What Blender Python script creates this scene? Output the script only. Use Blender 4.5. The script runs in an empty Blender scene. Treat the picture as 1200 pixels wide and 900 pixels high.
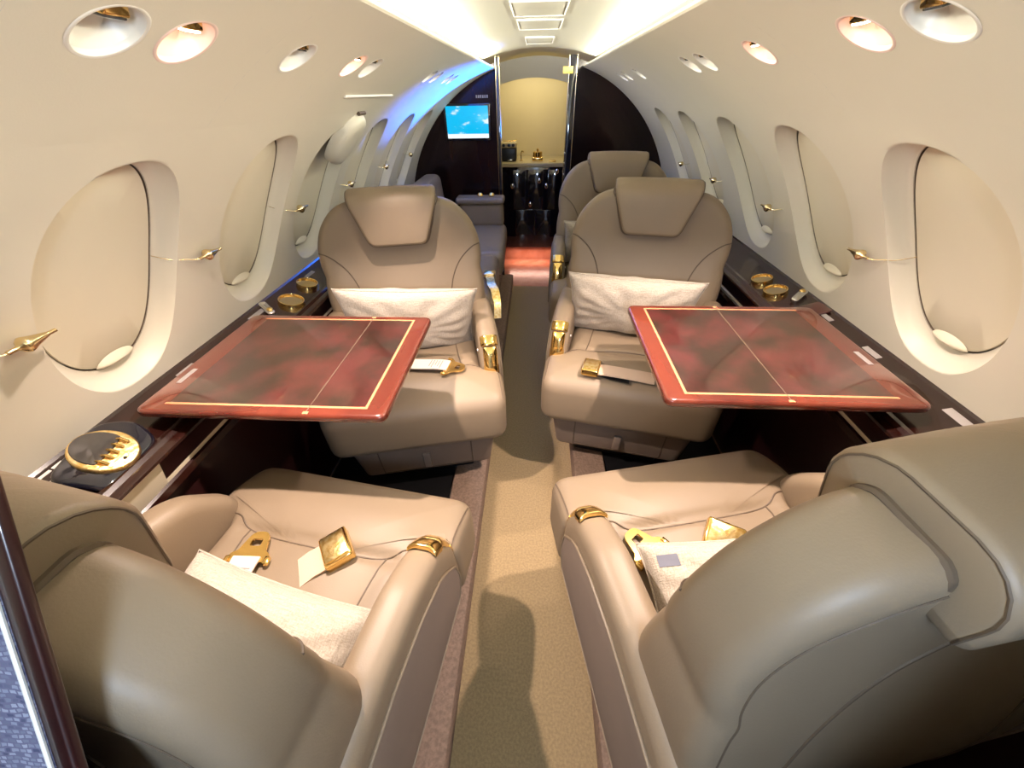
import bpy, bmesh, math, random
from mathutils import Vector, Matrix, noise
from mathutils.bvhtree import BVHTree
random.seed(7)
PI = math.pi
sc = bpy.context.scene
COL = sc.collection
H = 1.30                      # camera height over the aisle floor
ZP = 0.08                     # raised floor the seats stand on
RW, ZC = .946, .512           # trim cylinder: radius and height of its axis

# ------------------------------------------------------------------ materials
def nodes(m):
    m.use_nodes = True
    nt = m.node_tree
    return nt, nt.nodes['Principled BSDF']
def setp(b, **k):
    for n, v in k.items():
        n = n.replace('_', ' ')
        if n in b.inputs:
            b.inputs[n].default_value = v
def coords(nt, scale, kind='Object'):
    t = nt.nodes.new('ShaderNodeTexCoord')
    mp = nt.nodes.new('ShaderNodeMapping')
    mp.inputs['Scale'].default_value = scale if hasattr(scale, '__len__') else (scale,)*3
    nt.links.new(t.outputs[kind], mp.inputs['Vector'])
    return mp.outputs['Vector']
def mat(name, col, rough=.5, metal=0, coat=0, var=0, vscale=8, bump=0, bscale=300, sheen=0, col2=None, stretch=None, ior=1.5, spec=.5, detail=4, coat_rough=.03, ramp=(.35, .65)):
    m = bpy.data.materials.new(name)
    nt, b = nodes(m)
    setp(b, Base_Color=(*col, 1), Roughness=rough, Metallic=metal, Coat_Weight=coat, Coat_Roughness=coat_rough, IOR=ior, Specular_IOR_Level=spec)
    if sheen:
        setp(b, Sheen_Weight=sheen, Sheen_Roughness=.5)
    if var or col2:
        n = nt.nodes.new('ShaderNodeTexNoise')
        n.inputs['Scale'].default_value = vscale
        n.inputs['Detail'].default_value = detail
        nt.links.new(coords(nt, stretch or 1), n.inputs['Vector'])
        r = nt.nodes.new('ShaderNodeValToRGB')
        c2 = col2 or tuple(min(1, c*(1+var)) for c in col)
        c1 = col if col2 else tuple(c*(1-var) for c in col)
        r.color_ramp.elements[0].position = ramp[0]
        r.color_ramp.elements[1].position = ramp[1]
        r.color_ramp.elements[0].color = (*c1, 1)
        r.color_ramp.elements[1].color = (*c2, 1)
        nt.links.new(n.outputs['Fac'], r.inputs['Fac'])
        nt.links.new(r.outputs['Color'], b.inputs['Base Color'])
    if bump:
        n = nt.nodes.new('ShaderNodeTexNoise')
        n.inputs['Scale'].default_value = bscale
        n.inputs['Detail'].default_value = 3
        nt.links.new(coords(nt, 1), n.inputs['Vector'])
        bp = nt.nodes.new('ShaderNodeBump')
        bp.inputs['Strength'].default_value = bump
        bp.inputs['Distance'].default_value = .002
        nt.links.new(n.outputs['Fac'], bp.inputs['Height'])
        nt.links.new(bp.outputs['Normal'], b.inputs['Normal'])
    return m
def emit(name, col, strength):
    m = bpy.data.materials.new(name)
    nt, b = nodes(m)
    setp(b, Base_Color=(*col, 1), Roughness=.5, Emission_Color=(*col, 1), Emission_Strength=strength)
    return m
M = {}
M['wall'] = mat('cream_trim', (.645, .612, .51), .48, var=.02, vscale=3, bump=.05, bscale=400)
M['shade'] = mat('cream_shade_fabric', (.655, .605, .475), .6, var=.02, vscale=3)
M['ceil'] = mat('white_headliner', (.50, .49, .42), .42)
M['leather'] = mat('tan_leather', (.222, .168, .112), .5, var=.04, vscale=5, bump=.10, bscale=420)
M['seam'] = mat('dark_leather_seam', (.10, .07, .045), .6)
M['panel_leather'] = mat('taupe_suede_panel', (.20, .152, .12), .75, var=.05, vscale=6)
M['carpet'] = mat('olive_aisle_carpet', (.31, .225, .118), .95, var=.12, vscale=150, bump=.5, bscale=500)
M['carpet2'] = mat('tan_step_carpet', (.25, .17, .125), .95, var=.18, vscale=120, bump=.6, bscale=450)
M['wood'] = mat('dark_mahogany', (.011, .003, .002), .22, coat=.4, col2=(.042, .008, .005), vscale=6, stretch=(1, .12, 1), ramp=(.4, .75))
M['bulkwood'] = mat('black_cherry_veneer', (.006, .0025, .0025), .18, coat=.1, spec=.25, col2=(.016, .005, .004), vscale=6, stretch=(1, 1, .12))
M['redwood'] = mat('red_mahogany', (.075, .011, .007), .2, coat=1, col2=(.14, .025, .013), vscale=10, stretch=(1, .15, 1))
M['burl'] = mat('burl_veneer', (.016, .006, .003), .3, coat=1, col2=(.068, .011, .011), vscale=11, detail=10, ramp=(.38, .66))
M['inlay'] = mat('copper_inlay', (.62, .25, .12), .25, coat=1)
M['gold'] = mat('polished_gold', (.95, .66, .24), .13, metal=1)
M['goldtex'] = mat('figured_gold', (.80, .52, .16), .28, metal=1, col2=(1, .82, .46), vscale=90, bump=.5, bscale=160)
M['brass'] = mat('antique_brass', (.80, .64, .36), .2, metal=1)
M['chrome'] = mat('polished_chrome', (.8, .8, .8), .12, metal=1)
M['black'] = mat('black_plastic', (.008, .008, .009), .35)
M['gloss'] = mat('black_lacquer', (.006, .006, .012), .06, coat=1)
M['white'] = mat('white_plastic', (.78, .76, .72), .4)
M['placard'] = mat('pale_placard', (.30, .28, .27), .5)
M['smoke'] = mat('smoked_glass', (.10, .095, .09), .06, metal=.6)
M['tag'] = mat('paper_tag', (.80, .66, .58), .7)
M['strap'] = mat('beige_webbing', (.56, .42, .32), .8, bump=.5, bscale=900)
M['pad'] = mat('cream_panel', (.62, .56, .43), .5)
M['galley'] = mat('galley_cream', (.66, .57, .33), .35, var=.03, vscale=3)
M['counter'] = mat('counter_stone', (.55, .47, .28), .2)
M['copper'] = mat('copper_floor', (.42, .17, .10), .25, col2=(.52, .24, .15), vscale=12)
M['yellow'] = mat('yellow_sign', (.85, .62, .14), .4)
M['red'] = mat('red_tab', (.55, .02, .02), .4)
M['patch_grey'] = mat('daylight_patch_grey', (.16, .17, .22), .9)  # colour of the daylight reflection painted on one pillow
M['maroon'] = mat('black_cherry_trim', (.022, .006, .006), .3, coat=.6)
def linen(name, c1, c2, bumps=.6, sc_=420):
    m = bpy.data.materials.new(name)
    nt, b = nodes(m)
    setp(b, Roughness=.9, Sheen_Weight=.15)
    v = coords(nt, 1)
    cols = []
    for st in ((1, .12, 1), (.12, 1, 1)):
        mp = nt.nodes.new('ShaderNodeMapping')
        mp.inputs['Scale'].default_value = st
        nt.links.new(v, mp.inputs['Vector'])
        n = nt.nodes.new('ShaderNodeTexNoise')
        n.inputs['Scale'].default_value = sc_
        n.inputs['Detail'].default_value = 2
        nt.links.new(mp.outputs['Vector'], n.inputs['Vector'])
        cols.append(n.outputs['Fac'])
    a = nt.nodes.new('ShaderNodeMath'); a.operation = 'ADD'
    nt.links.new(cols[0], a.inputs[0]); nt.links.new(cols[1], a.inputs[1])
    r = nt.nodes.new('ShaderNodeValToRGB')
    r.color_ramp.elements[0].position = .38; r.color_ramp.elements[1].position = .62
    r.color_ramp.elements[0].color = (*c1, 1); r.color_ramp.elements[1].color = (*c2, 1)
    h = nt.nodes.new('ShaderNodeMath'); h.operation = 'MULTIPLY'; h.inputs[1].default_value = .5
    nt.links.new(a.outputs[0], h.inputs[0]); nt.links.new(h.outputs[0], r.inputs['Fac'])
    nt.links.new(r.outputs['Color'], b.inputs['Base Color'])
    bp = nt.nodes.new('ShaderNodeBump'); bp.inputs['Strength'].default_value = bumps; bp.inputs['Distance'].default_value = .002
    nt.links.new(a.outputs[0], bp.inputs['Height']); nt.links.new(bp.outputs['Normal'], b.inputs['Normal'])
    return m
M['linen'] = linen('cream_linen', (.36, .315, .255), (.50, .445, .375))
def tweed():
    m = bpy.data.materials.new('blue_grey_tweed')
    nt, b = nodes(m)
    setp(b, Roughness=.95)
    v = coords(nt, (1, 1, 1))
    br = nt.nodes.new('ShaderNodeTexBrick')
    br.inputs['Scale'].default_value = 95
    br.inputs['Color1'].default_value = (.25, .27, .36, 1); br.inputs['Color2'].default_value = (.045, .05, .11, 1)
    br.inputs['Mortar'].default_value = (.10, .10, .17, 1); br.inputs['Mortar Size'].default_value = .05
    br.inputs['Brick Width'].default_value = .42; br.inputs['Row Height'].default_value = .28
    mp = nt.nodes.new('ShaderNodeMapping'); mp.inputs['Rotation'].default_value = (PI/2, 0, 0)
    nt.links.new(v, mp.inputs['Vector'])
    nz = nt.nodes.new('ShaderNodeTexNoise'); nz.inputs['Scale'].default_value = 90
    nt.links.new(v, nz.inputs['Vector'])
    mx = nt.nodes.new('ShaderNodeMix'); mx.data_type = 'RGBA'; mx.inputs[0].default_value = .005
    nt.links.new(mp.outputs['Vector'], mx.inputs[6]); nt.links.new(nz.outputs['Color'], mx.inputs[7])
    nt.links.new(mx.outputs[2], br.inputs['Vector'])
    nt.links.new(br.outputs['Color'], b.inputs['Base Color'])
    bp = nt.nodes.new('ShaderNodeBump'); bp.inputs['Strength'].default_value = .8; bp.inputs['Distance'].default_value = .003
    nt.links.new(br.outputs['Color'], bp.inputs['Height']); nt.links.new(bp.outputs['Normal'], b.inputs['Normal'])
    return m
M['tweed'] = tweed()

for k in ('burl',):
    M[k].node_tree.nodes['Principled BSDF'].inputs['Coat IOR'].default_value = 1.8
# ------------------------------------------------------------------ objects
def link(name, verts, faces, m, parent=None, smooth=True, sharp=38):
    me = bpy.data.meshes.new(name)
    me.from_pydata([tuple(v) for v in verts], [], faces)
    bm = bmesh.new(); bm.from_mesh(me)
    bmesh.ops.remove_doubles(bm, verts=bm.verts, dist=1e-6)
    bmesh.ops.recalc_face_normals(bm, faces=bm.faces)
    bm.to_mesh(me); bm.free()
    o = bpy.data.objects.new(name, me)
    COL.objects.link(o)
    me.materials.append(M[m] if isinstance(m, str) else m)
    if smooth:
        me.shade_smooth()
        me.set_sharp_from_angle(angle=math.radians(sharp))
    if parent:
        o.parent = parent
    return o
def tag(o, label, cat, group=None):
    o['label'] = label; o['category'] = cat
    if group:
        o['group'] = group
    return o
def thing(name, label, cat, loc=(0, 0, 0), rz=0, group=None, mtx=None):
    o = bpy.data.objects.new(name, None)
    COL.objects.link(o)
    o.empty_display_size = .05
    if mtx is not None:
        o.matrix_world = mtx
    else:
        o.location = loc; o.rotation_euler = (0, 0, rz)
    return tag(o, label, cat, group)
def structure(o):
    o['kind'] = 'structure'
    return o

# ------------------------------------------------------------------ mesh helpers
class MB:
    def __init__(self):
        self.v = []; self.f = []
    def add(self, v, f, T=None):
        k = len(self.v)
        self.v += [T(p) if T else tuple(p) for p in v]
        self.f += [tuple(i+k for i in q) for q in f]
        return self
    def box(self, a, b, bev=0, seg=2, T=None):
        bm = bmesh.new()
        bmesh.ops.create_cube(bm, size=1)
        for v in bm.verts:
            v.co = Vector([(a[i]+b[i])/2 + v.co[i]*(b[i]-a[i]) for i in range(3)])
        if bev:
            bmesh.ops.bevel(bm, geom=bm.edges[:], offset=bev, segments=seg, profile=.5, affect='EDGES')
        bm.verts.index_update()
        self.add([tuple(v.co) for v in bm.verts], [tuple(v.index for v in f.verts) for f in bm.faces], T)
        bm.free()
        return self
    def tube(self, pts, r, n=8, closed=False, T=None, cap=True):
        pts = [Vector(p) for p in pts]
        rr = r if hasattr(r, '__len__') else [r]*len(pts)
        vs = []; fs = []
        N = len(pts); prev = None
        for i, p in enumerate(pts):
            a = pts[i-1] if (i or closed) else p
            b = pts[(i+1) % N] if (i < N-1 or closed) else p
            t = (b-a).normalized()
            if prev is None:
                prev = t.orthogonal().normalized()
            u = (prev - t*prev.dot(t))
            u = u.normalized() if u.length > 1e-6 else t.orthogonal().normalized()
            prev = u; w = t.cross(u)
            for k in range(n):
                an = 2*PI*k/n
                vs.append(tuple(p + (u*math.cos(an)+w*math.sin(an))*rr[i]))
        for i in range(N if closed else N-1):
            j = (i+1) % N
            for k in range(n):
                l = (k+1) % n
                fs.append((i*n+k, i*n+l, j*n+l, j*n+k))
        if not closed and cap:
            fs.append(tuple(range(n))[::-1]); fs.append(tuple((N-1)*n+k for k in range(n)))
        return self.add(vs, fs, T)
    def lathe(self, prof, n=32, T=None, cap=True):
        vs = []; fs = []
        for r, z in prof:
            for k in range(n):
                a = 2*PI*k/n
                vs.append((r*math.cos(a), r*math.sin(a), z))
        for i in range(len(prof)-1):
            for k in range(n):
                l = (k+1) % n
                fs.append((i*n+k, i*n+l, (i+1)*n+l, (i+1)*n+k))
        if cap and prof[0][0] > 1e-6: fs.append(tuple(range(n))[::-1])
        if cap and prof[-1][0] > 1e-6: fs.append(tuple((len(prof)-1)*n+k for k in range(n)))
        return self.add(vs, fs, T)
    def grid(self, fn, nu, nv, T=None):
        vs = [fn(i/nu, j/nv) for i in range(nu+1) for j in range(nv+1)]
        fs = [(i*(nv+1)+j, (i+1)*(nv+1)+j, (i+1)*(nv+1)+j+1, i*(nv+1)+j+1) for i in range(nu) for j in range(nv)]
        return self.add(vs, fs, T)
    def ribbon(self, pts, width, th, side, T=None):
        # flat strap along pts; side = across direction
        s = Vector(side).normalized()
        pts = [Vector(p) for p in pts]
        vs = []; fs = []
        for i, p in enumerate(pts):
            t = (pts[min(i+1, len(pts)-1)]-pts[max(i-1, 0)]).normalized()
            n = t.cross(s).normalized()
            for a, b in ((-1, -1), (1, -1), (1, 1), (-1, 1)):
                vs.append(tuple(p + s*a*width/2 + n*b*th/2))
        for i in range(len(pts)-1):
            for k in range(4):
                l = (k+1) % 4
                fs.append((i*4+k, i*4+l, i*4+4+l, i*4+4+k))
        fs.append((3, 2, 1, 0)); e = (len(pts)-1)*4
        fs.append((e, e+1, e+2, e+3))
        return self.add(vs, fs, T)
    def puff(self, out, h, r, crown=0, crown_b=0, T=None, rings=8, eseg=5, disp=None):
        # upholstered slab: outline 'out' in (u, v), half thickness h, edge radius r
        N = len(out)
        cx = sum(p[0] for p in out)/N; cy = sum(p[1] for p in out)/N
        area = sum(out[i][0]*out[(i+1) % N][1]-out[(i+1) % N][0]*out[i][1] for i in range(N))
        sg = 1 if area > 0 else -1
        nrm = []
        for i in range(N):
            a = out[i-1]; b = out[(i+1) % N]
            dx, dy = b[0]-a[0], b[1]-a[1]
            l = math.hypot(dx, dy) or 1
            nrm.append((sg*dy/l, -sg*dx/l))
        lay = []
        r = min(r, h)
        def ring(ins, w):
            return [(out[i][0]-nrm[i][0]*ins, out[i][1]-nrm[i][1]*ins, w) for i in range(N)]
        def side(sgn, cr):
            L = []
            for k in range(eseg+1):
                a = PI/2*k/eseg
                L.append(ring(r*(1-math.cos(a)), sgn*((h-r)+r*math.sin(a))))
            base = L[-1]
            for k in range(1, rings):
                s = 1-k/rings
                L.append([(cx+(p[0]-cx)*s, cy+(p[1]-cy)*s, sgn*(h+cr*(1-s*s))) for p in base])
            return L
        top = side(1, crown); bot = side(-1, crown_b)
        layers = bot[::-1] + top
        vs = [p for L in layers for p in L]
        fs = []
        for i in range(len(layers)-1):
            for k in range(N):
                l = (k+1) % N
                fs.append((i*N+k, i*N+l, (i+1)*N+l, (i+1)*N+k))
        vs.append((cx, cy, -(h+crown_b))); vs.append((cx, cy, h+crown))
        b0 = len(vs)-2
        for k in range(N):
            l = (k+1) % N
            fs.append((b0, l, k)); fs.append((b0+1, (len(layers)-1)*N+k, (len(layers)-1)*N+l))
        if disp:
            vs = [disp(*p) for p in vs]
        return self.add(vs, fs, T)
    def obj(self, name, m, parent=None, smooth=True, sharp=38):
        return link(name, self.v, self.f, m, parent, smooth, sharp)
    def bvh(self):
        return BVHTree.FromPolygons([Vector(v) for v in self.v], self.f)
def rrect(w, h, r, n=6, cx=0, cy=0, sub=4):
    P = []
    cs = [(w/2-r, h/2-r, 0), (-w/2+r, h/2-r, 90), (-w/2+r, -h/2+r, 180), (w/2-r, -h/2+r, 270)]
    for x, y, a in cs:
        for k in range(n+1):
            t = math.radians(a+90*k/n)
            P.append((cx+x+r*math.cos(t), cy+y+r*math.sin(t)))
    return dense(P, max(w, h)/sub/3)
def dense(P, step):
    Q = []
    for i in range(len(P)):
        a = P[i]; b = P[(i+1) % len(P)]
        l = math.dist(a, b); n = max(1, int(l/step))
        for k in range(n):
            Q.append((a[0]+(b[0]-a[0])*k/n, a[1]+(b[1]-a[1])*k/n))
    return Q
def rpoly(pts, step=.012):
    # polygon with (x, y, radius) corners
    P = []; N = len(pts)
    for i in range(N):
        p = Vector(pts[i][:2]); r = pts[i][2]
        a = (Vector(pts[i-1][:2])-p); b = (Vector(pts[(i+1) % N][:2])-p)
        if r <= 0:
            P.append(tuple(p)); continue
        al, bl = a.length, b.length
        a.normalize(); b.normalize()
        an = a.angle(b)
        d = min(r/math.tan(an/2), al*.49, bl*.49)
        p0 = p+a*d; p1 = p+b*d
        for k in range(7):
            t = k/6
            P.append(tuple(p0*(1-t)**2+p*2*t*(1-t)+p1*t*t))
    return dense(P, step)
def spline(P, n=8, closed=False):
    Q = []; N = len(P)
    P = [Vector(p) for p in P]
    for i in range(N if closed else N-1):
        p0 = P[i-1] if (i or closed) else P[0]*2-P[1]
        p1 = P[i]; p2 = P[(i+1) % N]
        p3 = P[(i+2) % N] if (i+2 < N or closed) else P[-1]*2-P[-2]
        for k in range(n):
            t = k/n
            Q.append(.5*((2*p1)+(p2-p0)*t+(2*p0-5*p1+4*p2-p3)*t*t+(3*p1-p0-3*p2+p3)*t**3))
    if not closed:
        Q.append(P[-1])
    return Q
def drape(pts, bvh, d, off=.0, reach=.4):
    d = Vector(d).normalized(); R = []
    for p in pts:
        h = bvh.ray_cast(Vector(p)-d*reach, d, reach*3)
        if h[0] is not None:
            R.append(h[0]-d*off)
    return R

# ------------------------------------------------------------------ camera
def camera():
    f, p, y, r = 440.0, .6609, .0673, -.0194
    cp, sp, cy, sy = math.cos(p), math.sin(p), math.cos(y), math.sin(y)
    F = Vector((-sy*cp, cy*cp, -sp)); X = Vector((cy, sy, 0)); U = X.cross(F)
    X2 = X*math.cos(r)+U*math.sin(r); U2 = X2.cross(F)
    cd = bpy.data.cameras.new('camera'); co = bpy.data.objects.new('camera', cd)
    COL.objects.link(co)
    cd.sensor_fit = 'HORIZONTAL'; cd.sensor_width = 36; cd.lens = 36*f/1200
    cd.clip_start = .01
    m = Matrix((X2, U2, -F)).transposed().to_4x4()
    m.translation = (0, 0, H)
    co.matrix_world = m
    sc.camera = co
camera()

# ------------------------------------------------------------------ cabin shell
Y0, Y1 = -1.3, 3.09
TH0, TH1, TH2 = 14.3, 52.0, 72.8     # ledge, band between windows and lamps, cove lip
def wp(side, y, th, dep=0):
    a = math.radians(th); R = RW+dep
    return (side*R*math.cos(a), y, ZC+R*math.sin(a))
WIN = {-1: [.20, .643, 1.088, 1.47, 1.85, 2.29, 2.71], 1: [.35, .769, 1.189, 1.61, 2.08, 2.52]}
WTC, WHW, WHH, WEX = 32.8, .151, 15.8, 2.3
CUP = {-1: [.492, .597, .867, 1.123, 1.236, 1.907, 2.025, 2.273, 2.390],
       1: [.587, .705, 1.007, 1.308, 1.432, 2.127, 2.403, 2.545]}
CTH, CR = 62.85, .041
def sup(a, e):
    c, s = math.cos(a), math.sin(a)
    return math.copysign(abs(c)**(2/e), c), math.copysign(abs(s)**(2/e), s)
def cell(mb, side, y0, y1, t0, t1, hole=None, nd=20):
    if hole is None:
        ny = max(1, int((y1-y0)/.08))
        mb.grid(lambda u, v: wp(side, y0+(y1-y0)*u, t0+(t1-t0)*v), ny, nd)
        return
    yc, tc, hw, hh, ex, prof = hole
    per = [(y0+(y1-y0)*k/nd, t0) for k in range(nd)] + [(y1, t0+(t1-t0)*k/nd) for k in range(nd)] + \
          [(y1-(y1-y0)*k/nd, t1) for k in range(nd)] + [(y0, t1-(t1-t0)*k/nd) for k in range(nd)]
    rings = []
    hp = []
    for (y, t) in per:
        an = math.atan2((t-tc)/hh, (y-yc)/hw)
        hp.append(sup(an, ex))
    for s in (0, .25, .5, .75, .93, 1):
        rings.append([wp(side, p[0]+(yc+hw*q[0]-p[0])*s, p[1]+(tc+hh*q[1]-p[1])*s) for p, q in zip(per, hp)])
    for sc_, dep in prof:
        rings.append([wp(side, yc+hw*q[0]*sc_, tc+hh*q[1]*sc_, dep) for q in hp])
    n = len(per)
    vs = [p for r in rings for p in r]; fs = []
    for i in range(len(rings)-1):
        for k in range(n):
            l = (k+1) % n
            fs.append((i*n+k, i*n+l, (i+1)*n+l, (i+1)*n+k))
    mb.add(vs, fs)
WPROF = [(.993, .002), (.98, .008), (.955, .022), (.925, .034), (.885, .038), (.855, .039)]
def shell(side, nm):
    mb = MB()
    ws = WIN[side]
    edges = [Y0] + [ws[0]-.214] + [(a+b)/2 for a, b in zip(ws, ws[1:])] + [ws[-1]+.21]
    if edges[-1] > Y1: edges[-1] = Y1
    cell(mb, side, edges[0], edges[1], TH0, TH1)
    for i, w in enumerate(ws):
        cell(mb, side, edges[i+1], edges[i+2], TH0, TH1, (w, WTC, WHW, WHH, WEX, WPROF), nd=24)
    if edges[-1] < Y1: cell(mb, side, edges[-1], Y1, TH0, TH1)
    cs = CUP[side]; tc = math.degrees(CR/RW)
    e = []
    for i, c in enumerate(cs):
        lo = c-.1 if i == 0 else max(c-.1, (c+cs[i-1])/2)
        hi = c+.1 if i == len(cs)-1 else min(c+.1, (c+cs[i+1])/2)
        e.append((lo, hi))
    last = Y0
    for (lo, hi), c in zip(e, cs):
        if lo > last+1e-6: cell(mb, side, last, lo, TH1, TH2)
        cell(mb, side, lo, hi, TH1, TH2, (c, CTH, CR, tc, 2, [(1, .006)]), nd=12)
        last = hi
    cell(mb, side, last, Y1, TH1, TH2)
    w = structure(mb.obj('wall_'+nm, 'wall', sharp=50))
    # cove lip
    lip = [(.280, 1.4157), (.276, 1.419), (.277, 1.424), (.284, 1.428), (.296, 1.430), (.36, 1.436), (.40, 1.442)]
    mb = MB()
    mb.grid(lambda u, v: (side*lip[round(v*(len(lip)-1))][0], Y0+(Y1-Y0)*u, lip[round(v*(len(lip)-1))][1]), 20, len(lip)-1)
    structure(mb.obj('trim_cove_'+nm, 'wall'))
    # windows: closed shade, dark gap round it, finger lip
    for i, wy in enumerate(ws):
        if wy < .3: 
            pass
        n = 72
        q = [sup(2*PI*k/n, WEX) for k in range(n)]
        mbs = MB(); vs = []; fs = []
        R_ = [(.842, .050), (.842, .041), (.832, .039), (.5, .038), (.25, .0375), (0.02, .037)]
        for s, d in R_:
            vs += [wp(side, wy+WHW*a*s, WTC+WHH*b*s, d) for a, b in q]
        for r in range(len(R_)-1):
            for k in range(n):
                l = (k+1) % n
                fs.append((r*n+k, r*n+l, (r+1)*n+l, (r+1)*n+k))
        fs.append(tuple((len(R_)-1)*n+k for k in range(n)))
        mbs.add(vs, fs)
        win = structure(mbs.obj('window_%d' % (i+1+(0 if side < 0 else len(WIN[-1]))), 'shade'))
        g = MB(); vs = []; fs = []
        for s, d in ((.86, .0383), (.852, .048), (.835, .05)):
            vs += [wp(side, wy+WHW*a*s, WTC+WHH*b*s, d) for a, b in q]
        for r in range(2):
            for k in range(n):
                l = (k+1) % n
                fs.append((r*n+k, r*n+l, (r+1)*n+l, (r+1)*n+k))
        g.add(vs, fs); g.obj('window_gap', 'seam', win)
        # finger lip at the foot of the shade
        lipm = MB()
        def lf(u, v):
            a = -PI/2 + (u-.5)*.62
            c, s_ = sup(a, WEX)
            wv = math.sin(PI*u)**.6
            k = .855 - .012 + (-.10*v)*wv
            d = .037 - .012*math.sin(PI*min(1, v*1.0))*wv - .004*(1-v)*wv
            return wp(side, wy+WHW*c*k, WTC+WHH*s_*k, d)
        lipm.grid(lf, 16, 6)
        lipm.obj('shade_lip', 'shade', win)
    return w
shell(-1, 'left'); shell(1, 'right')

def pull(side, y, z, label):
    # wine-glass shaped brass knob riding on a cord between two windows
    th = math.degrees(math.asin((z-ZC)/RW))
    P = Vector(wp(side, y, th, -.0175))
    t = thing('shade_pull', label, 'window shade pull', P, 0, 'brass shade pulls on the cabin walls')
    def T(p): return (p[0], p[2], p[1])
    mb = MB()
    prof = [(.0018, -.042), (.0030, -.041), (.0032, -.030), (.0052, -.022), (.0100, -.004), (.0125, .003), (.0128, .007), (.0095, .012), (.0050, .015), (.0034, .019), (.0034, .031), (.0016, .032)]
    prof = [(r, -z_) for r, z_ in prof]
    mb.lathe(prof, 20, T)
    mb.obj('knob', 'brass', t)
    c = MB()
    pts = []
    for d, dep in ((-.098, .036), (-.080, .006), (-.058, -.006), (-.035, -.019), (.01, -.0195), (.030, -.0195)):
        q = Vector(wp(side, y+d, th, dep+.002)) - P
        pts.append(q)
    c.tube(spline(pts, 4), .0009, 6)
    c.obj('cord', 'brass', t)
    return t
LP = [(.462, 'nearest camera at the left picture edge'), (.871, 'between the first and second left windows'), (1.322, 'between the second and third left windows'),
      (1.749, 'in the gap before the tall fourth left window'), (2.22, 'above the far left headrest by the fifth window'), (2.70, 'farthest along the left wall by the dark bulkhead')]
for y, w in LP: pull(-1, y, H-.29, 'brass shade pull knob on its cord, '+w)
RP = [(.988, 'between the two nearest right windows'), (1.468, 'second from camera on the right wall'), (1.982, 'third from camera on the right wall'), (2.476, 'farthest along the right wall by the dark bulkhead')]
for y, w in RP: pull(1, y, H-.325, 'brass shade pull knob on its cord, '+w)

# exit handle cover bulging over the third left window, with the slot above it
def exit_cover():
    t = thing('exit_handle_cover', 'cream bulging oval exit handle cover above third left window', 'handle cover', (0, 0, 0))
    mb = MB(); vs = []; fs = []
    yc, tc, hw, hh = 1.50, 45.6, .068, 6.0
    n = 48
    q = [sup(2*PI*k/n, 2.3) for k in range(n)]
    R_ = [(1.0, .012), (.99, -.010), (.955, -.020), (.88, -.027), (.7, -.031), (.4, -.033), (.02, -.033)]
    for s, d in R_:
        vs += [wp(-1, yc+hw*a*s + .0*b, tc+hh*b*s, d) for a, b in q]
    for r in range(len(R_)-1):
        for k in range(n):
            l = (k+1) % n
            fs.append((r*n+k, r*n+l, (r+1)*n+l, (r+1)*n+k))
    fs.append(tuple((len(R_)-1)*n+k for k in range(n)))
    mb.add(vs, fs); mb.obj('cover', 'wall', t)
    s = MB(); s.tube([wp(-1, yc-.028, tc+hh+.2, -.004), wp(-1, yc+.028, tc+hh+.2, -.004)], .006, 8)
    s.obj('latch', 'seam', t)
    mb = MB()
    mb.tube([wp(-1, 1.26+.02*k, 56.2, -.001) for k in range(22)], .0035, 8)
    tag(mb.obj('panel_slot', 'white'), 'thin pale slot line in the wall above the exit handle cover', 'wall slot')
exit_cover()

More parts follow.
